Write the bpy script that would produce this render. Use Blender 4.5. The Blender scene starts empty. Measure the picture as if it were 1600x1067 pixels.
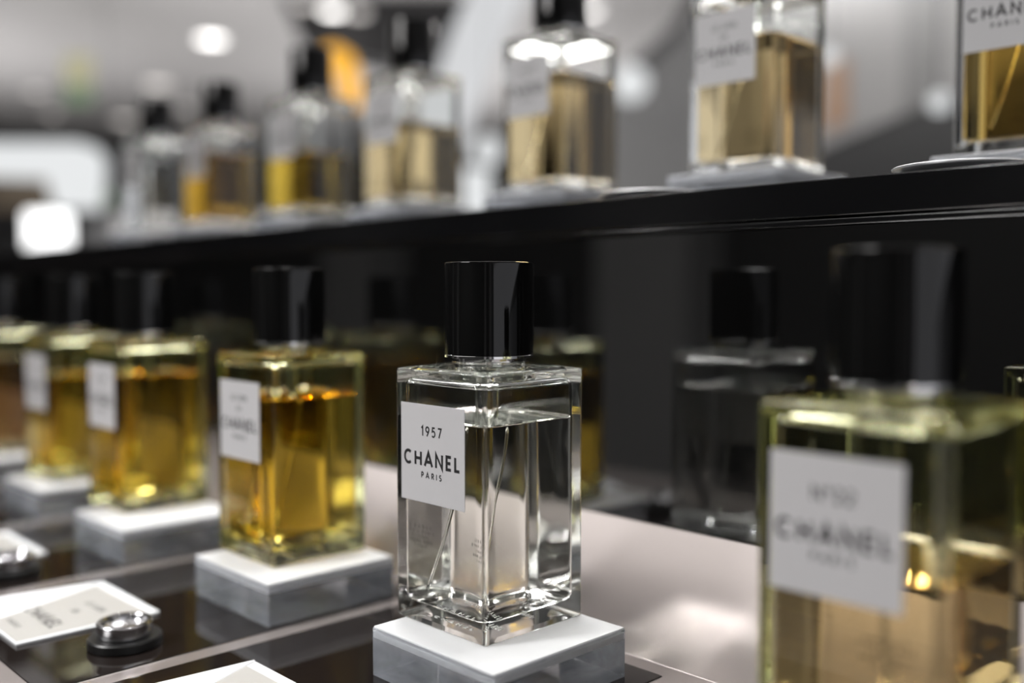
import bpy, bmesh, math, random
from mathutils import Vector, Matrix

random.seed(4)
SC = bpy.context.scene
COL = SC.collection
CZ = 1.065                       # camera height above the shop floor
PI = math.pi

# ------------------------------------------------------------------ camera
FPX = 1556.0
PITCH = math.atan(76.5 / FPX)
YAW = math.atan(1500 / FPX)      # angle between the view and the counter's run
FW = Vector((-math.cos(YAW) * math.cos(PITCH), math.sin(YAW) * math.cos(PITCH), -math.sin(PITCH)))
RT = Vector((math.sin(YAW), math.cos(YAW), 0))
UP = RT.cross(FW)

cam = bpy.data.cameras.new('camera')
co = bpy.data.objects.new('camera', cam)
COL.objects.link(co)
co.location = (0, 0, CZ)
co.rotation_euler = FW.to_track_quat('-Z', 'Y').to_euler()
cam.sensor_width = 36
cam.lens = FPX / 1600 * 36
cam.clip_start = 0.01
cam.clip_end = 60
cam.dof.use_dof = True
cam.dof.focus_distance = 0.418
cam.dof.aperture_fstop = 2.5
SC.camera = co


def at(px, py, d):
    """where a far thing seen in direction (px, py) stands, d metres away"""
    return Vector((0, 0, CZ)) + (FW + RT * ((px - 800) / FPX) + UP * ((533.5 - py) / FPX)) * d


def W(x, y, z):
    """millimetres from the camera to metres in the shop"""
    return Vector((x / 1000, y / 1000, CZ + z / 1000))


# ------------------------------------------------------------------ materials
def nodes(name):
    m = bpy.data.materials.new(name)
    m.use_nodes = True
    nt = m.node_tree
    for n in list(nt.nodes):
        nt.nodes.remove(n)
    out = nt.nodes.new('ShaderNodeOutputMaterial')
    return m, nt, out


def pbr(name, col, rough=0.5, metal=0.0, ior=1.5, noise=0.0, scale=20, bump=0.0, coat=0.0, emit=0.0, spec=0.5, stretch=None, rvar=0.0):
    m, nt, out = nodes(name)
    p = nt.nodes.new('ShaderNodeBsdfPrincipled')
    p.inputs['Base Color'].default_value = (*col, 1)
    p.inputs['Roughness'].default_value = rough
    p.inputs['Metallic'].default_value = metal
    p.inputs['IOR'].default_value = ior
    p.inputs['Specular IOR Level'].default_value = spec
    p.inputs['Coat Weight'].default_value = coat
    if emit:
        p.inputs['Emission Color'].default_value = (*col, 1)
        p.inputs['Emission Strength'].default_value = emit
    nt.links.new(p.outputs[0], out.inputs['Surface'])
    if noise or bump or rvar:
        tc = nt.nodes.new('ShaderNodeTexCoord')
        mp = nt.nodes.new('ShaderNodeMapping')
        if stretch:
            mp.inputs['Scale'].default_value = stretch
        nt.links.new(tc.outputs['Object'], mp.inputs['Vector'])
        nz = nt.nodes.new('ShaderNodeTexNoise')
        nz.inputs['Scale'].default_value = scale
        nz.inputs['Detail'].default_value = 5
        nt.links.new(mp.outputs[0], nz.inputs['Vector'])
        if noise:
            mx = nt.nodes.new('ShaderNodeMix')
            mx.data_type = 'RGBA'
            mx.inputs['A'].default_value = (*[c * (1 - noise) for c in col], 1)
            mx.inputs['B'].default_value = (*[min(1, c * (1 + noise)) for c in col], 1)
            nt.links.new(nz.outputs['Fac'], mx.inputs['Factor'])
            nt.links.new(mx.outputs['Result'], p.inputs['Base Color'])
        if rvar:
            mr = nt.nodes.new('ShaderNodeMapRange')
            mr.inputs['To Min'].default_value = max(0, rough - rvar)
            mr.inputs['To Max'].default_value = rough + rvar
            nt.links.new(nz.outputs['Fac'], mr.inputs['Value'])
            nt.links.new(mr.outputs[0], p.inputs['Roughness'])
        if bump:
            b = nt.nodes.new('ShaderNodeBump')
            b.inputs['Strength'].default_value = bump
            b.inputs['Distance'].default_value = 0.0005
            nt.links.new(nz.outputs['Fac'], b.inputs['Height'])
            nt.links.new(b.outputs[0], p.inputs['Normal'])
    return m


def glass(name, col=(1, 1, 1), ior=1.5, rough=0.0, bump=0.0, scale=30):
    m, nt, out = nodes(name)
    g = nt.nodes.new('ShaderNodeBsdfGlass')
    g.inputs['Color'].default_value = (*col, 1)
    g.inputs['IOR'].default_value = ior
    g.inputs['Roughness'].default_value = rough
    nt.links.new(g.outputs[0], out.inputs['Surface'])
    if bump:
        tc = nt.nodes.new('ShaderNodeTexCoord')
        nz = nt.nodes.new('ShaderNodeTexNoise')
        nz.inputs['Scale'].default_value = scale
        nz.inputs['Detail'].default_value = 1
        b = nt.nodes.new('ShaderNodeBump')
        b.inputs['Strength'].default_value = bump
        b.inputs['Distance'].default_value = 0.002
        nt.links.new(tc.outputs['Object'], nz.inputs['Vector'])
        nt.links.new(nz.outputs['Fac'], b.inputs['Height'])
        nt.links.new(b.outputs[0], g.inputs['Normal'])
    return m


def liquid(name, sig):
    """perfume: borders glass on its sides (relative index 0.91) and air on top; absorbs sig per metre"""
    m, nt, out = nodes(name)
    g = nt.nodes.new('ShaderNodeBsdfGlass')
    g.inputs['Roughness'].default_value = 0
    at_ = nt.nodes.new('ShaderNodeAttribute')
    at_.attribute_name = 'top'
    mr = nt.nodes.new('ShaderNodeMapRange')
    mr.inputs['To Min'].default_value = 1.37 / 1.5
    mr.inputs['To Max'].default_value = 1.37
    nt.links.new(at_.outputs['Fac'], mr.inputs['Value'])
    nt.links.new(mr.outputs[0], g.inputs['IOR'])
    nt.links.new(g.outputs[0], out.inputs['Surface'])
    d = max(sig)
    v = nt.nodes.new('ShaderNodeVolumeAbsorption')
    v.inputs['Color'].default_value = (*[1 - s / d for s in sig], 1)
    v.inputs['Density'].default_value = d
    nt.links.new(v.outputs[0], out.inputs['Volume'])
    return m


def glow(name, col, strength):
    m, nt, out = nodes(name)
    e = nt.nodes.new('ShaderNodeEmission')
    e.inputs['Color'].default_value = (*col, 1)
    e.inputs['Strength'].default_value = strength
    nt.links.new(e.outputs[0], out.inputs['Surface'])
    return m


def acrylic(name):
    """clear acrylic block with cloudy, lightly scratched faces"""
    m, nt, out = nodes(name)
    g = nt.nodes.new('ShaderNodeBsdfGlass'); g.inputs['IOR'].default_value = 1.49
    g.inputs['Color'].default_value = (0.96, 0.97, 0.985, 1)
    d = nt.nodes.new('ShaderNodeBsdfDiffuse'); d.inputs[0].default_value = (0.80, 0.85, 0.93, 1)
    tc = nt.nodes.new('ShaderNodeTexCoord')
    mp = nt.nodes.new('ShaderNodeMapping'); mp.inputs['Scale'].default_value = (1, 1, 2.2)
    nz = nt.nodes.new('ShaderNodeTexNoise'); nz.inputs['Scale'].default_value = 38; nz.inputs['Detail'].default_value = 9; nz.inputs['Roughness'].default_value = 0.62
    mr = nt.nodes.new('ShaderNodeMapRange')
    mr.inputs['From Min'].default_value = 0.3; mr.inputs['From Max'].default_value = 0.75
    mr.inputs['To Min'].default_value = 0.07; mr.inputs['To Max'].default_value = 0.25
    mx = nt.nodes.new('ShaderNodeMixShader')
    nt.links.new(tc.outputs['Object'], mp.inputs[0]); nt.links.new(mp.outputs[0], nz.inputs['Vector'])
    nt.links.new(nz.outputs['Fac'], mr.inputs['Value']); nt.links.new(mr.outputs[0], mx.inputs[0])
    nt.links.new(g.outputs[0], mx.inputs[1]); nt.links.new(d.outputs[0], mx.inputs[2])
    nt.links.new(mx.outputs[0], out.inputs['Surface'])
    return m


def opal(name, col):
    """white opal acrylic: half scattered back, half let through"""
    m, nt, out = nodes(name)
    d = nt.nodes.new('ShaderNodeBsdfDiffuse'); t = nt.nodes.new('ShaderNodeBsdfTranslucent')
    d.inputs[0].default_value = (*col, 1); t.inputs[0].default_value = (*col, 1)
    mx = nt.nodes.new('ShaderNodeMixShader'); mx.inputs[0].default_value = 0.38
    nt.links.new(d.outputs[0], mx.inputs[1]); nt.links.new(t.outputs[0], mx.inputs[2])
    nt.links.new(mx.outputs[0], out.inputs['Surface'])
    return m


M = {
    'glass': glass('clear_glass', (0.985, 0.99, 0.985), 1.5, bump=0.05, scale=45),
    'glassspill': glass('perfume_spill_glass', (0.975, 0.98, 0.86), 1.5, bump=0.05, scale=45),  # clear glass; light spilling from the yellow perfume is put into its tint
    'acrylic': acrylic('clear_acrylic'),
    'tube': glass('clear_plastic_tube', (0.93, 0.95, 0.93), 1.46, 0.08),
    'cap': pbr('black_cap_lacquer', (0.004, 0.004, 0.004), 0.06, ior=1.5),
    'chrome': pbr('polished_metal', (0.86, 0.86, 0.86), 0.08, 1.0),
    'whitesilver': pbr('brushed_silver', (0.8, 0.81, 0.83), 0.35, 0.6),
    'satinmetal': pbr('satin_metal', (0.7, 0.7, 0.72), 0.2, 1.0),
    'paper': pbr('matte_label_paper', (0.50, 0.495, 0.505), 0.6, noise=0.015, scale=400),
    'ink': pbr('black_ink', (0.012, 0.012, 0.013), 0.5),
    'engraving': pbr('frosted_engraving', (0.8, 0.8, 0.8), 0.4),
    'whitetop': opal('white_opal_sheet', (0.975, 0.98, 0.985)),
    'taupe': pbr('taupe_satin_lacquer', (0.43, 0.385, 0.37), 0.15, metal=0.6, noise=0.04, scale=8, rvar=0.03, stretch=(1, 6, 6)),
    'blackglass': pbr('black_mirror_glass', (0.003, 0.003, 0.003), 0.02, ior=2.2),
    'trayglass': pbr('dark_mirror_tray', (0.012, 0.009, 0.008), 0.05, ior=1.9, rvar=0.03, scale=12),
    'blacklacquer': pbr('black_lacquer', (0.004, 0.004, 0.0045), 0.16, ior=1.5, rvar=0.08, scale=14),
    'blackrubber': pbr('black_plastic', (0.008, 0.008, 0.008), 0.35, noise=0.2, scale=200),
    'cardpaper': pbr('ivory_card', (0.41, 0.40, 0.38), 0.35, noise=0.02, scale=100),
    'cardwhite': pbr('white_card_edge', (0.88, 0.9, 0.92), 0.2),
    'shopgrey': pbr('grey_plaster', (0.42, 0.41, 0.41), 0.7, noise=0.08, scale=2),
    'shopdark': pbr('dark_shop_wall', (0.012, 0.012, 0.012), 0.5, noise=0.2, scale=2),
    'floor': pbr('polished_pale_floor', (0.45, 0.44, 0.42), 0.25, noise=0.1, scale=3),
    'panelgrey': pbr('light_grey_panel', (0.36, 0.355, 0.355), 0.45, noise=0.1, scale=3),
    'panelmid': pbr('mid_grey_panel', (0.22, 0.22, 0.22), 0.45, noise=0.1, scale=3),
    'whitelac': pbr('white_lacquer', (0.85, 0.85, 0.85), 0.3),
    'dark': pbr('near_black_metal', (0.015, 0.015, 0.016), 0.4, noise=0.2, scale=6),
    'orange': pbr('orange_print', (0.42, 0.25, 0.15), 0.5, noise=0.1, scale=9),
    'lampwhite': glow('white_lamp', (1, 0.97, 0.94), 5.0),
    'lampdim': glow('dim_lamp', (1, 0.93, 0.88), 1.4),
    'lampkey': glow('counter_spot', (1, 0.98, 0.96), 80.0),
    'screen': glow('white_screen', (0.97, 0.99, 1.0), 0.75),
    'cube': glow('bright_sign', (1, 1, 1), 2.2),
    'amber': glow('amber_lamp', (1.0, 0.50, 0.06), 1.05),
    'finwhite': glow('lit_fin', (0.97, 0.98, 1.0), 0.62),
    'green': glow('green_sign', (0.30, 0.42, 0.26), 0.5),
    'yellow': glow('yellow_sign', (0.68, 0.64, 0.42), 0.6),
}


# ------------------------------------------------------------------ helpers
def tag(o, label=None, cat=None, group=None, kind=None):
    if label: o['label'] = label
    if cat: o['category'] = cat
    if group: o['group'] = group
    if kind: o['kind'] = kind
    return o


def empty(name, loc, rz=0.0):
    o = bpy.data.objects.new(name, None)
    o.empty_display_size = 0.02
    COL.objects.link(o)
    o.location = loc
    o.rotation_euler = (0, 0, rz)
    return o


def link(name, me, parent=None, loc=None):
    o = bpy.data.objects.new(name, me)
    COL.objects.link(o)
    if parent: o.parent = parent
    if loc is not None: o.location = loc
    return o


def mesh_from(name, verts, faces, mat, normals=None, smooth=False):
    me = bpy.data.meshes.new(name)
    me.from_pydata(verts, [], faces)
    if mat: me.materials.append(mat)
    if smooth or normals:
        for p in me.polygons: p.use_smooth = True
    me.update()
    if normals:
        me.normals_split_custom_set_from_vertices([Vector(n).normalized() for n in normals])
    return me


def ring(h, r, seg=7):
    """rounded square of half size h and corner radius r: points and their horizontal normals"""
    pts = []
    r = min(r, h)
    for c, (sx, sy) in enumerate(((1, 1), (-1, 1), (-1, -1), (1, -1))):
        for k in range(seg + 1):
            a = PI / 2 * (c + k / seg)
            n = (math.cos(a), math.sin(a))
            pts.append((sx * (h - r) + r * n[0], sy * (h - r) + r * n[1], n))
    return pts


def loft(name, rows, mat, flip=False, cap0=True, cap1=True, seg=7, topflag=None):
    """rows of (z, half size, corner radius, tilt of the normal in degrees), from bottom centre to top centre.
    A repeated (z, h, r) with another tilt makes a crisp edge."""
    V, N, F, T = [], [], [], []
    n = 4 * (seg + 1)
    for (z, h, r, t) in rows:
        t = math.radians(t)
        for (x, y, nn) in ring(h, r, seg):
            V.append((x / 1000, y / 1000, z / 1000))
            N.append((nn[0] * math.cos(t), nn[1] * math.cos(t), math.sin(t)))
    for i in range(len(rows) - 1):
        if rows[i][:3] == rows[i + 1][:3]:
            continue
        for k in range(n):
            a, b = i * n + k, i * n + (k + 1) % n
            F.append((a, b, b + n, a + n))
    if cap0: F.append(tuple(reversed(range(n))))
    if cap1: F.append(tuple(range((len(rows) - 1) * n, len(rows) * n)))
    if flip:
        F = [tuple(reversed(f)) for f in F]
        N = [tuple(-c for c in v) for v in N]
    me = mesh_from(name, V, F, mat, N)
    if topflag is not None:
        at_ = me.attributes.new('top', 'FLOAT', 'POINT')
        for i in range(len(rows)):
            for k in range(n):
                at_.data[i * n + k].value = 1.0 if i >= topflag else 0.0
    return me


def bevel_rows(z0, z1, h, r, b, steps=4, below=None, above=None):
    """rows for a rounded box from z0 to z1 with edge radius b"""
    rows = []
    for k in range(steps + 1):
        a = -PI / 2 + PI / 2 * k / steps
        rows.append((z0 + b + b * math.sin(a), h - b + b * math.cos(a), max(r - b + b * math.cos(a), 0.05), math.degrees(a)))
    for k in range(steps + 1):
        a = PI / 2 * k / steps
        rows.append((z1 - b + b * math.sin(a), h - b + b * math.cos(a), max(r - b + b * math.cos(a), 0.05), math.degrees(a)))
    return rows


def box_mesh(name, x0, x1, y0, y1, z0, z1, mat, bev=0.0, seg=2):
    bm = bmesh.new()
    bmesh.ops.create_cube(bm, size=1)
    for v in bm.verts:
        v.co = Vector(((x0 + x1) / 2 + v.co.x * (x1 - x0), (y0 + y1) / 2 + v.co.y * (y1 - y0), (z0 + z1) / 2 + v.co.z * (z1 - z0)))
    if bev:
        bmesh.ops.bevel(bm, geom=bm.edges[:], offset=bev, segments=seg, affect='EDGES', profile=0.5)
    me = bpy.data.meshes.new(name)
    bm.to_mesh(me)
    bm.free()
    me.materials.append(mat)
    return me


def prism(name, prof, axis_x0, axis_x1, mat, bev=0.0):
    """a (y, z) outline carried along x"""
    V = [(axis_x0, y, z) for y, z in prof] + [(axis_x1, y, z) for y, z in prof]
    n = len(prof)
    F = [tuple(reversed(range(n))), tuple(range(n, 2 * n))]
    F = [tuple(range(n)), tuple(reversed(range(n, 2 * n)))]
    for k in range(n):
        F.append((k, k + n, (k + 1) % n + n, (k + 1) % n))
    bm = bmesh.new()
    vs = [bm.verts.new(v) for v in V]
    for f in F: bm.faces.new([vs[i] for i in f])
    bmesh.ops.recalc_face_normals(bm, faces=bm.faces[:])
    if bev:
        bmesh.ops.bevel(bm, geom=bm.edges[:], offset=bev, segments=3, affect='EDGES', profile=0.5)
    me = bpy.data.meshes.new(name)
    bm.to_mesh(me)
    bm.free()
    me.materials.append(mat)
    return me


def lathe(name, prof, mat, seg=64, closed=False):
    """(r, z) profile in mm turned about z; smooth with sharp edges where the profile turns"""
    bm = bmesh.new()
    rows = []
    for r, z in prof:
        if r < 1e-6:
            rows.append([bm.verts.new((0, 0, z / 1000))])
        else:
            rows.append([bm.verts.new((r / 1000 * math.cos(2 * PI * k / seg), r / 1000 * math.sin(2 * PI * k / seg), z / 1000)) for k in range(seg)])
    pairs = list(zip(rows, rows[1:]))
    if closed: pairs.append((rows[-1], rows[0]))
    for a, b in pairs:
        for k in range(seg):
            k2 = (k + 1) % seg
            if len(a) == 1 and len(b) > 1: bm.faces.new((a[0], b[k2], b[k]))
            elif len(b) == 1 and len(a) > 1: bm.faces.new((a[k], a[k2], b[0]))
            elif len(a) > 1: bm.faces.new((a[k], a[k2], b[k2], b[k]))
    bmesh.ops.recalc_face_normals(bm, faces=bm.faces[:])
    me = bpy.data.meshes.new(name)
    bm.to_mesh(me)
    bm.free()
    me.materials.append(mat)
    for p in me.polygons: p.use_smooth = True
    me.set_sharp_from_angle(angle=math.radians(28))
    return me


def tube_mesh(name, path, rad, mat, seg=14):
    """a round tube along points (metres); rad one value or one per point"""
    V, F = [], []
    n = len(path)
    P = [Vector(p) for p in path]
    ref = Vector((0.3, 1, 0.1)).normalized()
    for i, p in enumerate(P):
        t = (P[min(i + 1, n - 1)] - P[max(i - 1, 0)]).normalized()
        u = t.cross(ref).normalized()
        w = t.cross(u)
        r = rad[i] if isinstance(rad, (list, tuple)) else rad
        for k in range(seg):
            a = 2 * PI * k / seg
            V.append(p + (u * math.cos(a) + w * math.sin(a)) * r)
    for i in range(n - 1):
        for k in range(seg):
            a, b = i * seg + k, i * seg + (k + 1) % seg
            F.append((a, b, b + seg, a + seg))
    F.append(tuple(reversed(range(seg))))
    F.append(tuple(range((n - 1) * seg, n * seg)))
    me = mesh_from(name, V, F, mat, smooth=True)
    bm = bmesh.new(); bm.from_mesh(me)
    bmesh.ops.recalc_face_normals(bm, faces=bm.faces[:])
    bm.to_mesh(me); bm.free()
    return me


# ------------------------------------------------------------------ lettering (strokes, unit height 1)
def arc(cx, cy, rx, ry, a0, a1, n=12):
    return [(cx + rx * math.cos(math.radians(a0 + (a1 - a0) * k / n)), cy + ry * math.sin(math.radians(a0 + (a1 - a0) * k / n))) for k in range(n + 1)]


GL = {   # glyph: (advance width, strokes)
    'C': (0.86, [arc(0.46, 0.5, 0.42, 0.46, 48, 312, 20)]),
    'H': (0.76, [[(0.06, 0), (0.06, 1)], [(0.70, 0), (0.70, 1)], [(0.06, 0.5), (0.70, 0.5)]]),
    'A': (0.86, [[(0.0, 0), (0.43, 1), (0.86, 0)], [(0.16, 0.32), (0.70, 0.32)]]),
    'N': (0.80, [[(0.06, 0), (0.06, 1), (0.74, 0), (0.74, 1)]]),
    'E': (0.56, [[(0.54, 0.04), (0.06, 0.04), (0.06, 0.96), (0.54, 0.96)], [(0.06, 0.5), (0.48, 0.5)]]),
    'L': (0.52, [[(0.06, 1), (0.06, 0.04), (0.52, 0.04)]]),
    'P': (0.58, [[(0.06, 0), (0.06, 0.96), (0.30, 0.96)] + arc(0.30, 0.71, 0.25, 0.25, 90, -90, 10) + [(0.06, 0.46)]]),
    'R': (0.60, [[(0.06, 0), (0.06, 0.96), (0.30, 0.96)] + arc(0.30, 0.72, 0.24, 0.24, 90, -90, 10) + [(0.06, 0.48)], [(0.28, 0.48), (0.60, 0)]]),
    'I': (0.12, [[(0.06, 0), (0.06, 1)]]),
    'S': (0.54, [arc(0.27, 0.73, 0.22, 0.23, 35, 240, 12) + arc(0.27, 0.27, 0.24, 0.25, 70, -145, 12)]),
    'O': (0.92, [arc(0.46, 0.5, 0.42, 0.46, 0, 360, 26)]),
    'D': (0.78, [[(0.06, 0.04), (0.06, 0.96), (0.30, 0.96)] + arc(0.30, 0.5, 0.42, 0.46, 90, -90, 14) + [(0.06, 0.04)]]),
    '1': (0.34, [[(0.04, 0.80), (0.26, 1.0), (0.26, 0)]]),
    '9': (0.60, [arc(0.30, 0.70, 0.25, 0.26, 0, 360, 20), [(0.55, 0.70), (0.50, 0.48), (0.22, 0.0)]]),
    '5': (0.58, [[(0.50, 0.96), (0.15, 0.96), (0.10, 0.56)] + arc(0.27, 0.32, 0.26, 0.29, 110, -140, 14)]),
    '7': (0.58, [[(0.04, 0.96), (0.55, 0.96), (0.20, 0)]]),
    '2': (0.56, [arc(0.28, 0.72, 0.23, 0.24, 160, -30, 12) + [(0.06, 0.04), (0.54, 0.04)]]),
    'o': (0.26, [arc(0.13, 0.84, 0.11, 0.13, 0, 360, 12)]),
    ' ': (0.30, []),
}


def stroke_quads(pts, w, V, F, M3):
    n = len(pts)
    if n < 2: return
    closed = (Vector(pts[0]) - Vector(pts[-1])).length < 1e-6
    if closed:
        pts = pts[:-1]; n -= 1
    L = []
    for i in range(n):
        p = Vector(pts[i])
        a = Vector(pts[i - 1]) if (i > 0 or closed) else None
        b = Vector(pts[(i + 1) % n]) if (i < n - 1 or closed) else None
        d1 = (p - a).normalized() if a is not None else None
        d2 = (b - p).normalized() if b is not None else None
        if d1 is None: d1 = d2
        if d2 is None: d2 = d1
        n1 = Vector((-d1.y, d1.x)); n2 = Vector((-d2.y, d2.x))
        m = n1 + n2
        if m.length < 1e-4: m = n1
        m.normalize()
        s = 1.0 / max(m.dot(n1), 0.38)
        L.append((p + m * w / 2 * s, p - m * w / 2 * s))
    base = len(V)
    for a, b in L:
        V.append(M3 @ Vector((a.x, a.y, 0))); V.append(M3 @ Vector((b.x, b.y, 0)))
    for i in range(n if closed else n - 1):
        j = (i + 1) % n
        F.append((base + 2 * i, base + 2 * i + 1, base + 2 * j + 1, base + 2 * j))


def text_into(V, F, s, cx, base, width, height, weight, M4, squeeze=None):
    """a centred line of capitals: width and height in mm, M4 maps (x, y) mm on the face to metres"""
    adv = sum(GL[c][0] for c in s)
    ng = len(s) - 1
    gap = (width / height - adv) / ng if ng else 0
    sx = 1.0
    if gap < 0.12:
        sx = width / height / (adv + 0.16 * ng); gap = 0.16
    x = -width / 2 / height
    for c in s:
        a, st = GL[c]
        for pts in st:
            q = [(cx + (x + px * sx) * height, base + py * height) for px, py in pts]
            stroke_quads(q, weight, V, F, M4)
        x += (a + gap) * sx


def solidify(V, F, depth):
    """give lettering a real (ink) thickness"""
    n = len(V)
    V2 = list(V) + [v + depth for v in V]
    F2 = [tuple(reversed(f)) for f in F] + [tuple(i + n for i in f) for f in F]
    edges = {}
    for f in F:
        for a, b in zip(f, f[1:] + f[:1]):
            if (b, a) in edges: del edges[(b, a)]
            else: edges[(a, b)] = 1
    for (a, b) in edges: F2.append((a, b, b + n, a + n))
    return V2, F2


# ------------------------------------------------------------------ the perfume bottle
H_SH = 110.0      # shoulder corner height
def glass_outer():
    rows = [(1.2, 0.5, 0.4, -90), (1.0, 22.0, 3.0, -88), (0.0, 26.0, 2.6, -80), (0.0, 26.0, 2.6, -90)]
    rows += bevel_rows(0.0, H_SH, 29.4, 2.3, 1.3, 4)
    rows = rows[:-1]
    # the top slopes gently up to the neck
    rows += [(H_SH + 0.05, 28.0, 2.0, 82), (110.4, 27.0, 3.0, 86), (111.4, 22.0, 12.0, 84), (112.2, 17.5, 17.5, 82),
             (112.2, 15.6, 15.6, 90), (112.2, 15.6, 15.6, 0), (118.0, 15.6, 15.6, 0), (118.0, 15.6, 15.6, 90), (118.0, 0.5, 0.5, 90)]
    return rows


def cavity_rows(level):
    W0, R0 = 25.6, 4.2
    rows = [(level, W0, R0, 0), (102.8, W0, R0, 0)]
    for k in range(1, 7):
        a = PI / 2 * k / 6
        rows.append((102.8 + 3.8 * math.sin(a), W0 - 4.0 + 4.0 * math.cos(a), R0 + 0.5 * k, math.degrees(a)))
    rows += [(107.3, 12.5, 12.5, 85), (107.8, 10.0, 10.0, 45), (109.0, 9.4, 9.4, 5), (116.0, 9.2, 9.2, 0), (116.0, 9.2, 9.2, 90), (116.0, 0.5, 0.5, 90)]
    return rows


def liquid_rows(level):
    W0, R0 = 25.6, 4.2
    rows = [(9.6, 0.5, 0.5, -90), (9.2, 14.0, 6.0, -86), (8.0, 21.0, 5.0, -80)]
    for k in range(0, 6):
        a = -PI / 2 + PI / 2 * k / 5
        rows.append((11.0 + 3.4 * math.sin(a), W0 - 3.4 + 3.4 * math.cos(a), R0, math.degrees(a)))
    rows.append((level, W0, R0, 0))
    nt = len(rows)
    rows += [(level, W0, R0, 40), (level - 0.7, W0 - 0.5, R0, 60), (level - 1.1, W0 - 1.4, R0, 80), (level - 1.2, W0 - 2.4, R0, 90), (level - 1.2, 0.5, 0.5, 90)]
    return rows, nt


_glass_cache = {}
def glass_mesh(level, tint):
    key = (round(level, 1), tint)
    if key in _glass_cache: return _glass_cache[key]
    a = loft('glass_body', glass_outer(), M[tint])
    b = loft('cavity', cavity_rows(level), M[tint], flip=True, cap0=False)
    # one shell: outer and inner surface
    V, F, N = [], [], []
    for me in (a, b):
        o = len(V)
        V += [tuple(v.co) for v in me.vertices]
        F += [tuple(o + i for i in p.vertices) for p in me.polygons]
        nn = [None] * len(me.vertices)
        for l in me.loops: nn[l.vertex_index] = tuple(me.corner_normals[l.index].vector)
        N += [x if x else (0, 0, 1) for x in nn]
    me = mesh_from('glass_body', V, F, M[tint], N)
    _glass_cache[key] = me
    return me


CAP_ME = lathe('cap', [(0, 156), (19.0, 156), (19.45, 155.8), (19.6, 155.3), (19.6, 116.1), (19.4, 115.8), (16.8, 115.8), (16.8, 119), (0, 119)], M['cap'], 96)
RIM_ME = lathe('cap_rim', [(19.75, 115.0), (19.75, 116.0), (19.62, 116.1), (19.3, 115.75), (17.0, 115.75), (17.0, 115.0)], M['chrome'], 96, closed=True)
COLLAR_ME = lathe('collar', [(15.7, 112.4), (16.3, 112.5), (16.4, 113.2), (16.3, 113.4), (16.3, 118.5), (15.7, 118.5)], M['chrome'], 80, closed=True)
LABEL_ME = box_mesh('paper_label', -0.0245, 0.0175, -0.02972, -0.02944, 0.0533, 0.0955, M['paper'], 0.00008, 1)
PUMP_ME = lathe('pump_housing', [(0, 86), (1.6, 86), (2.2, 87.0), (2.9, 89), (3.0, 92), (3.0, 110), (3.6, 115), (0, 115)], M['tube'], 32)
LETTER_CACHE = {}


def lettering_mesh(title):
    key = tuple(title)
    if key in LETTER_CACHE: return LETTER_CACHE[key]
    V, F = [], []
    M4 = lambda v: Vector((v.x / 1000, -0.02972, v.y / 1000))
    class _T:
        def __matmul__(self, v): return M4(v)
    T = _T()
    cx = -3.9
    text_into(V, F, 'CHANEL', cx, 69.2, 36.4, 5.8, 1.32, T)
    text_into(V, F, 'PARIS', cx, 64.0, 13.2, 2.4, 0.52, T)
    if len(title) == 1:
        s = title[0]
        text_into(V, F, s, cx, 82.0, 13.4 if len(s) == 4 else 14.0, 4.1, 0.74, T)
    else:
        text_into(V, F, title[0], cx, 85.0, 16.5, 3.0, 0.5, T)
        text_into(V, F, title[1], cx, 79.3, 4.8, 2.6, 0.42, T)
    V, F = solidify(V, F, Vector((0, -0.00004, 0)))
    bm = bmesh.new()
    vs = [bm.verts.new(v) for v in V]
    for f in F:
        try: bm.faces.new([vs[i] for i in f])
        except ValueError: pass
    bmesh.ops.recalc_face_normals(bm, faces=bm.faces[:])
    me = bpy.data.meshes.new('lettering')
    bm.to_mesh(me); bm.free()
    me.materials.append(M['ink'])
    LETTER_CACHE[key] = me
    return me


def base_engraving():
    """raised lettering on the underside of the glass, read from above through the bottle"""
    V, F = [], []
    class _T:
        def __matmul__(self, v): return Vector((v.x / 1000, v.y / 1000, -0.00002))
    T = _T()
    text_into(V, F, 'CHANEL', 0, -13.0, 25, 3.2, 0.5, T)
    text_into(V, F, 'PARIS', 0, 8.0, 13, 2.3, 0.4, T)
    V, F = solidify(V, F, Vector((0, 0, 0.0013)))
    bm = bmesh.new()
    vs = [bm.verts.new(v) for v in V]
    for f in F:
        try: bm.faces.new([vs[i] for i in f])
        except ValueError: pass
    bmesh.ops.recalc_face_normals(bm, faces=bm.faces[:])
    me = bpy.data.meshes.new('engraving')
    bm.to_mesh(me); bm.free()
    me.materials.append(M['engraving'])
    return me


def back_print():
    V, F = [], []
    class _T:
        def __matmul__(self, v): return Vector((-v.x / 1000, 0.02944, v.y / 1000))
    T = _T()
    for k, (w, h) in enumerate(((15, 1.4), (19, 1.1), (12, 1.1), (17, 1.1), (9, 1.1))):
        text_into(V, F, ('CHANEL', 'PARIS PARIS', 'CHANEL', 'CHANEL PARIS', 'PARIS')[k], 6, 30 - 2.3 * k, w, h, 0.28, T)
    V, F = solidify(V, F, Vector((0, 0.00004, 0)))
    bm = bmesh.new()
    vs = [bm.verts.new(v) for v in V]
    for f in F:
        try: bm.faces.new([vs[i] for i in f])
        except ValueError: pass
    bmesh.ops.recalc_face_normals(bm, faces=bm.faces[:])
    me = bpy.data.meshes.new('back_print')
    bm.to_mesh(me); bm.free()
    me.materials.append(M['ink'])
    return me


ENGR_ME, BACK_ME = base_engraving(), back_print()


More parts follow.
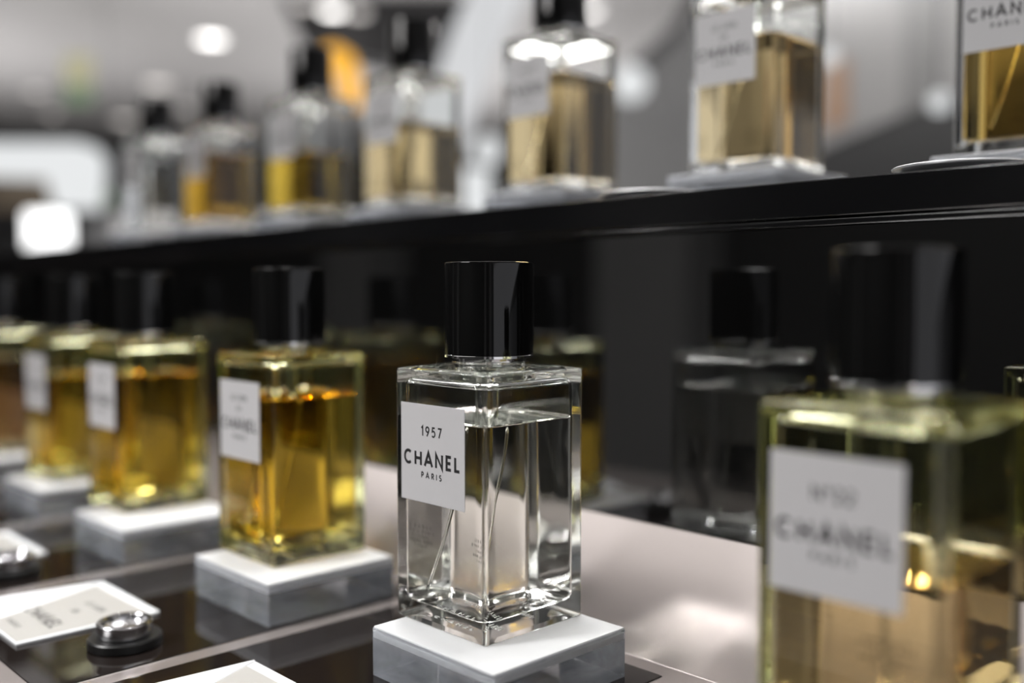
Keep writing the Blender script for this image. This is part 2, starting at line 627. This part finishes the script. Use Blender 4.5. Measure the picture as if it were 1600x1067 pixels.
def bottle(X, Y, zbase, level, sig, title, label, group, tube_to=(-17, -14), rz=0.0):
    """level: height of the liquid in the bottle, sig: what it absorbs per metre"""
    root = tag(empty('perfume_bottle', W(X, Y, zbase), rz), label, 'perfume bottle', group)
    gb = link('glass_body', glass_mesh(level, 'glass' if sig in (PALE, CLEAR) or zbase > 0 else 'glassspill'), root)
    gb['label'] = 'clear glass body with thick walls and base'
    rows, nt = liquid_rows(level)
    lq = link('perfume', loft('perfume', rows, liquid('perfume_liquid', sig), topflag=nt), root)
    link('collar', COLLAR_ME, root)
    cp = link('cap', CAP_ME, root)
    link('cap_rim', RIM_ME, cp)
    lb = link('paper_label', LABEL_ME, root)
    link('lettering', lettering_mesh(title), lb)
    link('pump_housing', PUMP_ME, root)
    path = []
    for k in range(17):
        t = k / 16
        e = t ** 1.5
        path.append((tube_to[0] / 1000 * e, tube_to[1] / 1000 * e, (86.5 - (86.5 - 12.5) * t) / 1000))
    link('dip_tube', tube_mesh('dip_tube', path, 0.0009, M['tube']), root)
    link('engraving', ENGR_ME, gb)
    link('back_print', BACK_ME, gb)
    return root


# ------------------------------------------------------------------ acrylic plinths
ACR_ME = loft('acrylic_block', bevel_rows(0.0, 20.9, 38.4, 0.6, 0.35, 2), M['acrylic'], seg=3)
TOP_ME = loft('white_top', bevel_rows(20.45, 21.45, 38.0, 0.5, 0.12, 2), M['whitetop'], seg=3)

MID_ME = loft('inner_sheet', bevel_rows(16.6, 19.3, 38.0, 0.5, 0.12, 2), M['whitetop'], seg=3)


def plinth(X, Y, zbase, label, group):
    root = tag(empty('display_plinth', W(X, Y, zbase)), label, 'display block', group)
    link('acrylic_block', ACR_ME, root)
    t = link('white_top', TOP_ME, root)
    t['label'] = 'opaque white top sheet'
    link('inner_sheet', MID_ME, root)
    return root


ZT = -165.0                       # tray level
ZP = -142.95                       # plinth tops
# colours of perfume: absorption per metre
AMBER = (0.6, 7.6, 44.0)
DEEP = (6.0, 15.0, 45.0)
YELLOW = (6.0, 11.0, 18.0)
PALE = (0.25, 0.30, 1.0)
STRAW = (1.0, 5.5, 17.0)
ORANGE = (1.5, 11.0, 48.0)
CLEAR = (0.3, 0.3, 0.4)
PINK = (9.0, 20.0, 32.0)

LOWG = 'perfume bottles on the tray counter'
TOPG = 'perfume bottles on the top shelf'
low = [  # X, Y, level, liquid, title, label, plinth centre
    (-138, 296, 63, YELLOW, ('No22',), 'large blurred bottle of yellow perfume at the right edge, label reading N°22', (-146, 287), (12, -16)),
    (-320.8, 295.3, 89.3, PALE, ('1957',), 'sharp bottle of nearly colourless perfume whose label reads 1957', (-306.6, 287.6), (-16, -16)),
    (-482, 294, 87.6, AMBER, ('LE LION', 'DE'), 'golden perfume bottle just left of the sharp clear one, black cap upright', (-468, 286.4), (-10, -16)),
    (-661, 291, 89, AMBER, ('LE LION', 'DE'), 'golden perfume bottle third from the sharp clear one along the tray row', (-627, 281), (16, -10)),
    (-802, 296, 80, AMBER, ('LE LION', 'DE'), 'half-hidden golden bottle behind the third, its label edge-on', (-788, 287), (-12, -12)),
    (-972, 296, 84, PINK, ('LE LION', 'DE'), 'dark pinkish-brown perfume bottle cut by the left edge of the photo', (-950, 287), (-12, -12)),
]
pl_labels = ['acrylic plinth under the large N°22 bottle',
             'white-topped acrylic block under the sharp 1957 bottle',
             'white-topped acrylic block under the golden bottle next to the 1957 one',
             'white-topped acrylic block under the third bottle of the tray row',
             'blurred white-topped block under the half-hidden golden bottle',
             'blurred white-topped block under the pinkish bottle at the left edge']
low[0] = low[0][:4] + (('No22',),) + low[0][5:]
GL['o'] = (0.30, [arc(0.15, 0.80, 0.12, 0.14, 0, 360, 12)])
for i, (X, Y, lv, sg, ti, lab, pc, tt) in enumerate(low):
    bottle(X, Y, ZP, lv, sg, ti, lab, LOWG, tt)
    plinth(pc[0], pc[1], ZT + 0.52, pl_labels[i], 'acrylic plinths on the tray counter')

ZS = 48.5                         # top of the upper shelf
top = [
    (-190, 561, 96, DEEP, 'top-shelf bottle cut by the upper right corner, dark amber perfume'),
    (-338, 533, 79, STRAW, 'top-shelf bottle of straw perfume above the black reflection, cap out of frame'),
    (-497, 527, 81, STRAW, 'top-shelf bottle of pale straw perfume, its cap cut by the top edge'),
    (-670, 529, 69, STRAW, 'top-shelf straw perfume bottle in front of the white slanting fin'),
    (-811, 520, 58, AMBER, 'top-shelf bottle half full of amber, its cap before the amber lamp'),
    (-1010, 533, 78, ORANGE, 'top-shelf bottle nearly full of orange perfume'),
    (-1149, 523, 84, CLEAR, 'top-shelf bottle of colourless perfume, last of the row'),
]
tpl = ['at the upper right corner', 'above the black reflection', 'with the cropped black cap',
       'before the white slanting fin', 'of the half-full amber bottle', 'of the orange perfume', 'of colourless perfume']
for (X, Y, lv, sg, lab), pt in zip(top, tpl):
    bottle(X, Y, ZS + 21.53, lv, sg, ('1957',) if sg == CLEAR else ('LE LION', 'DE'), lab, TOPG, (-15, -14))
    plinth(X + 4, Y - 5, ZS, 'top-shelf acrylic block under the bottle ' + pt, 'acrylic plinths on the top shelf')

# ------------------------------------------------------------------ counter
cz = CZ + ZT / 1000
counter = link('counter', prism('counter', [(0.075, cz - 0.04), (0.075, cz), (0.3485, cz), (0.3950, CZ - 0.1163), (0.4000, CZ - 0.1163), (0.4000, cz - 0.04)],
                                -2.6, 0.7, M['taupe'], 0.0006))
tag(counter, 'taupe satin counter top with a sloped upstand at its back', 'counter')
cab = link('counter_cabinet', box_mesh('counter_cabinet', -2.58, 0.68, 0.10, 0.95, 0.0, cz - 0.041, M['blacklacquer'], 0.002))
tag(cab, 'black lacquered cabinet carrying the perfume counter', 'cabinet')
riser = link('mirror_riser', box_mesh('mirror_riser', -2.6, 0.7, 0.3953, 0.4053, CZ - 0.1160, CZ + 0.0285, M['blackglass'], 0.0003, 1))
tag(riser, 'black mirror panel behind the tray row, reflecting the bottles', 'mirror panel')
sh = empty('upper_shelf', W(-950, 395, 28))
tag(sh, 'black upper shelf with glossy front edge carrying the blurred bottle row', 'shelf')
s1 = link('shelf_board', box_mesh('shelf_board', -1.65, 1.65, -0.0015, 0.33, 0.0045, 0.0205, M['blacklacquer'], 0.0006), sh)
s2 = link('shelf_lip', box_mesh('shelf_lip', -1.65, 1.65, -0.0005, 0.012, 0.0008, 0.0036, M['blacklacquer'], 0.0005), sh)
s3 = link('shelf_support', box_mesh('shelf_support', -1.65, 1.65, 0.02, 0.32, -0.183, 0.0040, M['blacklacquer'], 0.001), sh)

TR = 'dark mirror trays let into the counter'
tray_x = [(-246, -98), (-414.5, -258), (-574, -426), (-735, -587), (-896, -748), (-1057, -909), (-1218, -1070)]
tlab = ['dark mirror tray under the large N°22 bottle', 'dark mirror tray under the sharp 1957 bottle and its cropped card',
        'dark mirror tray holding the full card and the black-footed ring', 'dark mirror tray under the third bottle with a ring at the left edge',
        'dark mirror tray under the half-hidden golden bottle', 'dark mirror tray under the pinkish bottle at the left edge', 'farthest dark mirror tray of the counter']
for (a, b), tl in zip(tray_x[:6], tlab):
    o = link('mirror_tray', box_mesh('mirror_tray', -(b - a) / 2000, (b - a) / 2000, -0.0995, 0.0995, 0.00002, 0.0005, M['trayglass'], 0.0002, 1), None, W((a + b) / 2, 239, ZT))
    tag(o, tl, 'tray', TR)
ZT2 = ZT + 0.5


# ------------------------------------------------------------------ name cards on the trays
def name_card(X0, Y0, title, label):
    """ivory name card in a shallow white holder, X0/Y0 its near left corner (mm)"""
    root = tag(empty('name_card_holder', W(X0, Y0, ZT2 + 0.02)), label, 'name card holder', 'name card holders on the trays')
    w, d = 0.0705, 0.069
    link('holder', box_mesh('holder', 0, w, 0, d, 0, 0.0016, M['cardwhite'], 0.0004), root)
    # clear sloping wedge along the left side, rising from the far corner
    me = mesh_from('side_flap', [(0.0003, 0.0003, 0.0017), (0.030, 0.0003, 0.0017), (0.0012, d - 0.0005, 0.0017), (0.0003, 0.0003, 0.0053), (0.0006, d - 0.0008, 0.0025)],
                   [(0, 2, 1), (0, 1, 3), (1, 2, 4), (1, 4, 3), (0, 3, 4), (0, 4, 2)], M['cardwhite'])
    bm = bmesh.new(); bm.from_mesh(me); bmesh.ops.recalc_face_normals(bm, faces=bm.faces[:]); bm.to_mesh(me); bm.free()
    link('side_flap', me, root)
    card = link('card', box_mesh('card', 0.0008, w - 0.002, 0.0008, d - 0.006, 0.00161, 0.0019, M['cardpaper'], 0.00005, 1), root)
    V, F = [], []
    class _T:
        def __matmul__(self, v): return Vector((v.x / 1000, v.y / 1000, 0.00191))
    T = _T()
    if len(title) > 1:
        text_into(V, F, title[0], 42, 46, 20, 3.6, 0.6, T)
        text_into(V, F, title[1], 42, 36, 5.5, 3.2, 0.6, T)
    else:
        text_into(V, F, title[0], 42, 42, 15, 4.2, 0.6, T)
    text_into(V, F, 'CHANEL', 40, 19, 40, 7.0, 1.3, T)
    text_into(V, F, 'PARIS', 40, 7, 15, 3.0, 0.5, T)
    V, F = solidify(V, F, Vector((0, 0, 0.00003)))
    bm = bmesh.new()
    vs = [bm.verts.new(v) for v in V]
    for f in F:
        try: bm.faces.new([vs[i] for i in f])
        except ValueError: pass
    bmesh.ops.recalc_face_normals(bm, faces=bm.faces[:])
    me = bpy.data.meshes.new('lettering'); bm.to_mesh(me); bm.free()
    me.materials.append(M['ink'])
    link('lettering', me, card)


name_card(-391, 150, ('1957',), 'ivory name card holder cut by the bottom edge, before the sharp bottle')
name_card(-558, 150, ('LE LION', 'DE'), 'ivory name card holder with dark lettering beside the black-footed ring')
name_card(-719, 150, ('LE LION', 'DE'), 'blurred name card holder at the left edge beyond the ring')


# ------------------------------------------------------------------ rings (blotter cups)
FOOT_ME = lathe('foot', [(0, 0.02), (16.0, 0.02), (16.6, 0.6), (16.6, 4.0), (16.0, 4.8), (0, 4.8)], M['blackrubber'], 64)
CUP_ME = lathe('cup', [(0, 4.85), (11.8, 4.85), (12.3, 5.4), (12.3, 9.6), (12.6, 10.2), (12.6, 11.0), (12.1, 11.6), (10.6, 11.6), (9.9, 10.8), (9.5, 9.2), (0, 8.6)], M['satinmetal'], 64)
for X, lb in ((-456, 'silver ring cup on a black disc in front of the card with lettering'), (-617, 'silver ring cup on a black disc cut by the left edge')):
    root = tag(empty('ring_cup', W(X, 188, ZT2 + 0.02)), lb, 'ring cup', 'ring cups on the trays')
    link('foot', FOOT_ME, root)
    link('cup', CUP_ME, root)
SAUCER_ME = lathe('silver_saucer', [(0, 0.05), (20, 0.05), (26, 2.2), (27.5, 3.2), (27.8, 3.9), (27.0, 4.3), (24, 3.3), (19, 1.6), (0, 1.4)], M['whitesilver'], 72)
for (X, Y, lb) in ((-172, 428, 'silver saucer peeking over the shelf edge near the upper right corner'),
                   (-334, 425, 'silver saucer peeking over the shelf edge below the straw perfume bottle')):
    o = link('silver_saucer', SAUCER_ME, None, W(X, Y, ZS))
    tag(o, lb, 'saucer', 'silver saucers on the upper shelf')

# ------------------------------------------------------------------ the shop
CEIL = 3.0
fl = link('floor', box_mesh('floor', -13, 5, -3, 11, -0.1, 0.0, M['floor'])); fl['kind'] = 'structure'
ce = link('ceiling', box_mesh('ceiling', -13, 5, -3, 11, CEIL, CEIL + 0.1, M['shopgrey'])); ce['kind'] = 'structure'
w1 = link('wall_left', box_mesh('wall_left', -13.1, -12.9, -3, 11, 0, CEIL, M['shopdark'])); w1['kind'] = 'structure'
w3 = link('wall_front', box_mesh('wall_front', -13, 5, -3.1, -2.9, 0, CEIL, M['shopdark'])); w3['kind'] = 'structure'
w2 = link('wall_back', box_mesh('wall_back', -13, 5, 10.9, 11.1, 0, CEIL, M['shopdark'])); w2['kind'] = 'structure'

PANEL_M = glow('added_ceiling_panel', (1, 0.98, 0.96), 2.0)  # unseen glowing panel, added for its reflection in the sloped upstand
SPOT_ME = lathe('lamp_disc', [(0, 0), (50, 0), (50, 4), (0, 4)], M['lampkey'], 24)
SPOT_RING = lathe('trim_ring', [(52, -2), (64, 0), (64, 9), (52, 9)], M['whitelac'], 24, closed=True)
def downlight(px, py, r, mat, label, dist=None):
    """round ceiling lamp seen at (px, py)"""
    d = (CEIL - 0.012 - CZ) / (FW.z + UP.z * (533.5 - py) / FPX)
    p = at(px, py, d); p.z = CEIL - 0.012
    if dist: p = at(px, py, dist)
    root = tag(empty('ceiling_downlight', p), label, 'ceiling light', 'round ceiling downlights')
    link('lamp_disc', lathe('lamp_disc', [(0, 0), (r, 0), (r, 4), (0, 4)], mat, 32), root)
    link('trim_ring', lathe('trim_ring', [(r + 1, -2), (r + 14, 0), (r + 14, 9), (r + 1, 9)], M['whitelac'], 32, closed=True), root)


for k, (px, py, r, mt, lb) in enumerate([
    (330, 62, 95, 'lampwhite', 'bright round downlight alone on the grey ceiling upper left'),
    (520, 18, 75, 'lampwhite', 'brightest downlight at the top edge above the amber lamp'),
    (478, 8, 60, 'lampdim', 'dim downlight just left of the brightest one at the top edge'),
    (560, 22, 60, 'lampdim', 'dim downlight just right of the brightest one at the top edge'),
    (55, 143, 60, 'lampdim', 'warm downlight at the far left above its dimmer neighbour'),
    (82, 178, 60, 'lampdim', 'dimmer downlight overlapping the warm one at the far left'),
    (247, 133, 110, 'lampdim', 'white downlight above the colourless top-shelf bottle'),
    (195, 188, 110, 'lampdim', 'dim wide downlight left of the colourless top-shelf bottle'),
    (290, 168, 60, 'lampdim', 'small downlight between the two leftmost top-shelf caps'),
    (925, 18, 50, 'lampwhite', 'small white downlight right of the cropped black cap'),
    (1325, 20, 62, 'lampwhite', 'white downlight above the grey header panels'),
]):
    downlight(px, py, r * (0.9 if 400 < px < 600 else 1), M[mt], lb, 6.25 if 400 < px < 600 else None)


def facing_box(name, px0, py0, px1, py1, d, depth, mat, bev=0.0, parent=None):
    """an upright box at distance d whose front covers that span"""
    a, b = at(px0, py1, d), at(px1, py0, d)
    w = (Vector((b.x, b.y, 0)) - Vector((a.x, a.y, 0))).length
    h = abs(b.z - a.z)
    me = box_mesh(name, 0, w, 0, depth, 0, h, mat, bev, 3)
    o = link(name, me, parent, a)
    o.rotation_euler = (0, 0, math.atan2(RT.y, RT.x))
    return o


# luminous arch display at the far left, with a dark opening
def slab_outline(name, pts, d, depth, mat):
    """an extruded upright outline: (px, py) corners at distance d"""
    P = [at(x, y, d) for x, y in pts]
    back = Vector((FW.x, FW.y, 0)).normalized() * depth
    n = len(P)
    o0 = P[0].copy()
    V = [p - o0 for p in P] + [p + back - o0 for p in P]
    F = [tuple(range(n)), tuple(reversed(range(n, 2 * n)))] + [(k, k + n, (k + 1) % n + n, (k + 1) % n) for k in range(n)]
    bm = bmesh.new()
    vs = [bm.verts.new(v) for v in V]
    for f in F: bm.faces.new([vs[i] for i in f])
    bmesh.ops.recalc_face_normals(bm, faces=bm.faces[:])
    me = bpy.data.meshes.new(name); bm.to_mesh(me); bm.free()
    me.materials.append(mat)
    return link(name, me, None, o0)


def rc(cx, cy, r, a0, a1, n=6):
    return [(cx + r * math.cos(math.radians(a0 + (a1 - a0) * k / n)), cy - r * math.sin(math.radians(a0 + (a1 - a0) * k / n))) for k in range(n + 1)]


arch = slab_outline('lit_arch', [(-60, 222)] + rc(118, 252, 30, 90, 0) + rc(125, 308, 20, 0, -90) + rc(98, 310, 18, -90, -180) + [(72, 276), (-60, 272)], 5.0, 0.15, M['screen'])
tag(arch, 'white luminous rounded arch of a far display at the left edge', 'illuminated display')
archbase = facing_box('display_stand', -60, 330, 150, 850, 5.05, 0.3, M['dark'])
tag(archbase, 'dark stand carrying the luminous arch at the left edge', 'display stand')
scr = facing_box('amber_poster', -60, 276, 72, 330, 5.25, 0.02, pbr('brown_print', (0.22, 0.17, 0.12), 0.5, noise=0.3, scale=6))
tag(scr, 'brownish poster showing in the opening of the luminous arch', 'poster')
cub = facing_box('light_box', 37, 330, 90, 388, 3.4, 0.12, M['cube'], 0.012)
tag(cub, 'glowing white square light box just above the shelf line at left', 'light box')
cubb = facing_box('light_box_stand', 30, 389, 160, 1700, 3.42, 0.2, M['dark'])
tag(cubb, 'dark stand under the glowing white square light box', 'stand')
lowc = facing_box('far_counter', 120, 401, 560, 860, 6.0, 0.5, M['dark'])
tag(lowc, 'pale-topped far counter seen between the leftmost top-shelf bottles', 'counter')
h6 = (860 - 401) / FPX * 6.0
link('pale_top', box_mesh('pale_top', 0, 440 / FPX * 6.0, 0, 0.5, h6 + 0.001, h6 + 63 / FPX * 6.0, M['panelgrey']), lowc)

# amber lamp
am = slab_outline('amber_lamp', [(500, 92)] + rc(520, 92, 22, 150, 60) + [(548, 84), (556, 110), (562, 162), (534, 162), (526, 120), (512, 104)], 5.5, 0.12, M['amber'])
tag(am, 'glowing amber lamp behind the fifth top-shelf bottle cap', 'lamp')
am.name = 'pendant_lamp'
rod = link('hanging_rod', box_mesh('hanging_rod', 0.10, 0.11, 0.05, 0.06, 0.30, 0.95, M['dark']), am)

# dark ceiling beam, white slanted fin
beam = slab_outline('ceiling_beam', [(430, -30), (760, -60), (720, 40), (690, 110), (600, 100), (470, 62)], 6.5, 0.4, M['dark'])
tag(beam, 'dark ceiling soffit behind the bright downlight at the top edge', 'soffit')
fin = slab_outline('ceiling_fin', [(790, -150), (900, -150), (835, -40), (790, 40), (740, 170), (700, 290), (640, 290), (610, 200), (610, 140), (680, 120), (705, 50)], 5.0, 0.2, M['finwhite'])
tag(fin, 'broad white illuminated slanting fin between the top-shelf bottles', 'light fin')
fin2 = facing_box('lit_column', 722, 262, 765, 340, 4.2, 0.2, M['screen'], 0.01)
tag(fin2, 'bright white column patch beside the fourth top-shelf bottle', 'light column')
fin3 = facing_box('column_base', 715, 342, 770, 1500, 4.2, 0.2, M['dark'])
tag(fin3, 'dark base under the bright white column patch', 'column base')
db = slab_outline('dark_beam', [(1085, -20), (1112, -20), (1080, 40), (960, 150), (940, 140), (1050, 40)], 5.2, 0.15, M['dark'])
tag(db, 'dark diagonal beam left of the cropped straw perfume bottle', 'beam')
mid = slab_outline('grey_screen', [(930, 160), (1090, 40), (1300, -80), (1300, 330), (930, 330)], 6.2, 0.1, M['panelmid'])
tag(mid, 'mid grey screen wall behind the bottles right of centre', 'screen wall')
for px, py, r, lb in ((985, 130, 0.09, 'blurred white globe lamp left of the straw perfume bottle'), (1295, 88, 0.045, 'small globe lamp at the edge of the header panels'),
                      (1468, 160, 0.05, 'globe lamp beside the corner bottle'), (762, 235, 0.07, 'dim globe lamp right of the slanting fin'), (170, 310, 0.03, 'faint small globe lamp right of the luminous arch')):
    dd = 5.0 if px < 1250 else 2.7
    me = bpy.data.meshes.new('globe_lamp')
    bm = bmesh.new(); bmesh.ops.create_uvsphere(bm, u_segments=24, v_segments=14, radius=r * dd / 5.0); bm.to_mesh(me); bm.free()
    for p in me.polygons: p.use_smooth = True
    me.materials.append(M['screen'] if r > 0.04 else M['green'])
    root = tag(empty('globe_lamp', at(px, py, dd)), lb, 'lamp', 'globe lamps in the shop')
    link('globe', me, root)
    hh = CEIL - at(px, py, dd).z
    link('cord', tube_mesh('cord', [(0, 0, r * dd / 5.0 * 0.9), (0, 0, hh)], 0.002, M['dark'], 8), root)

# a second display wall running away at the right
gd = math.atan2(FW.y, FW.x) + math.radians(2.6)
g0 = Vector((0, 0, CZ)) + Vector((FW.x, FW.y, 0)).normalized() * 2.2 + RT * 1.2
root = tag(empty('header_wall', (g0.x, g0.y, 0), gd), 'grey header panels of a second display at the upper right', 'display unit')
x = 0.0
for k, (w, mt) in enumerate(((0.28, 'panelmid'), (0.30, 'panelgrey'), (0.22, 'panelmid'), (0.5, 'panelgrey'), (0.42, 'panelgrey'), (0.5, 'panelmid'))):
    link('header_panel', box_mesh('header_panel', x, x + w - 0.01, -0.05, 0.0, CZ + 0.53, CEIL - 0.2, M[mt], 0.002), root)
    x += w
link('poster_print', box_mesh('poster_print', 1.22, 1.45, 0.001, 0.004, CZ + 0.58, CZ + 0.80, M['orange']), root)
link('body', box_mesh('body', 0, x, -0.06, -0.002, 0, CZ + 0.525, M['dark']), root)

ys = slab_outline('yellow_sign', [(100, 85), (140, 85), (140, 130), (100, 130)], 7.0, 0.05, M['yellow'])
tag(ys, 'faint yellow hanging sign upper left', 'sign')
gs = slab_outline('green_sign', [(102, 134), (140, 134), (140, 160), (102, 160)], 7.0, 0.05, M['green'])
tag(gs, 'faint green hanging sign below the yellow one', 'sign')
# panels added behind the viewer for their reflections in mirror, glass and caps
for (x, w, z1, mt, nm) in ((-2.98, 0.5, 2.5, 'panelmid', 'wide grey'), (-5.2, 0.5, 2.3, 'panelmid', 'far grey'), (1.9, 0.22, 2.7, 'panelgrey', 'slim pale'), (3.0, 0.6, 2.7, 'panelgrey', 'broad pale')):
    p = link('reflection_panel', box_mesh('reflection_panel', x, x + w, -2.88, -2.6, 0, z1, M[mt], 0.004))
    tag(p, nm + ' panel added across the aisle for its reflection', 'cabinet', 'reflection panels added across the aisle')
root = tag(empty('added_ceiling_panel', (-2.2, -0.16, CEIL - 0.03)), 'long unseen ceiling panel added to brighten the sloped upstand', 'ceiling light')
link('diffuser', box_mesh('diffuser', -1.5, 1.5, -0.3, 0.3, 0.0, 0.02, PANEL_M), root)
link('frame', box_mesh('frame', -1.53, 1.53, -0.33, 0.33, 0.021, 0.03, M['whitelac']), root)
for k, (x, y) in enumerate([(-0.2, 0.2), (-0.9, 0.25), (-1.7, 0.25), (-2.5, 0.3), (-0.5, 1.3), (-1.4, 1.4), (-2.4, 1.4), (0.5, 0.4), (-1.0, -1.1), (-2.3, -1.2), (0.3, -1.3), (-3.4, 0.6)]):
    root = tag(empty('ceiling_spot', (x, y, CEIL - 0.012)), 'small ceiling spot above the perfume counter, out of the picture', 'ceiling light', 'ceiling spots above the counter')
    link('lamp_disc', SPOT_ME, root)
    link('trim_ring', SPOT_RING, root)

# ------------------------------------------------------------------ light
def area(name, loc, target, size, power, col=(1, 1, 1), sy=None):
    l = bpy.data.lights.new(name, 'AREA')
    l.energy = power
    l.color = col
    l.size = size
    if sy: l.shape = 'RECTANGLE'; l.size_y = sy
    o = bpy.data.objects.new(name, l)
    COL.objects.link(o)
    o.location = loc
    d = (Vector(target) - Vector(loc)).normalized()
    o.rotation_euler = d.to_track_quat('-Z', 'Y').to_euler()
    return o


def spot(name, loc, target, cone, radius, power):
    l = bpy.data.lights.new(name, 'SPOT')
    l.energy = power
    l.spot_size = math.radians(cone)
    l.spot_blend = 1.0
    l.shadow_soft_size = radius
    o = bpy.data.objects.new(name, l)
    COL.objects.link(o)
    o.location = loc
    o.rotation_euler = (Vector(target) - Vector(loc)).to_track_quat('-Z', 'Y').to_euler()
    return o


area('counter_panel_light', (-0.5, 0.7, 2.95), (-0.5, 0.3, 0.9), 0.9, 38, (1, 0.98, 0.96))
area('counter_panel_light_far', (-1.5, 0.9, 2.95), (-1.2, 0.4, 0.9), 0.9, 34, (1, 0.98, 0.96))
area('hall_panel_light', (-3.2, 3.6, 2.95), (-2.4, 2.4, 1.0), 1.2, 60, (1, 0.98, 0.96))
area('added_front_fill', (-1.2, -2.0, 2.85), (-0.6, 0.2, 1.0), 1.3, 42, (1, 0.97, 0.95))  # unseen soft light added to lift the labels from the front
spot('added_label_spot', (-1.2, -1.6, 2.85), (-0.43, 0.22, 0.97), 26, 0.25, 170)  # spot without a fixture, added to brighten the tray-row labels
for k, (x, y) in enumerate(((-9, 2), (-7, 6), (-4, 8.5), (-5, 3), (-1, 5))):
    area('added_ceiling_fill', (x, y, 1.3), (x, y, 3.0), 2.4, 55, (1, 0.98, 0.97))  # unseen upward lights added to lighten the grey ceiling

wd = bpy.data.worlds.new('shop_ambience')
SC.world = wd
wd.use_nodes = True
wd.node_tree.nodes['Background'].inputs[0].default_value = (0.95, 0.95, 1.0, 1)
wd.node_tree.nodes['Background'].inputs[1].default_value = 0.65

SC.view_settings.view_transform = 'Standard'
SC.view_settings.look = 'None'
SC.view_settings.exposure = 0.17
SC.view_settings.gamma = 1.0
SC.view_settings.use_curve_mapping = False
cy = SC.cycles
cy.max_bounces = 24
cy.transmission_bounces = 24
cy.glossy_bounces = 12
cy.diffuse_bounces = 3
cy.transparent_max_bounces = 8
cy.caustics_refractive = True
cy.caustics_reflective = True
cy.blur_glossy = 0.3
cy.sample_clamp_indirect = 60.0
cy.sample_clamp_direct = 0.0
cy.use_denoising = True
cy.denoiser = 'OPENIMAGEDENOISE'
cy.use_adaptive_sampling = False
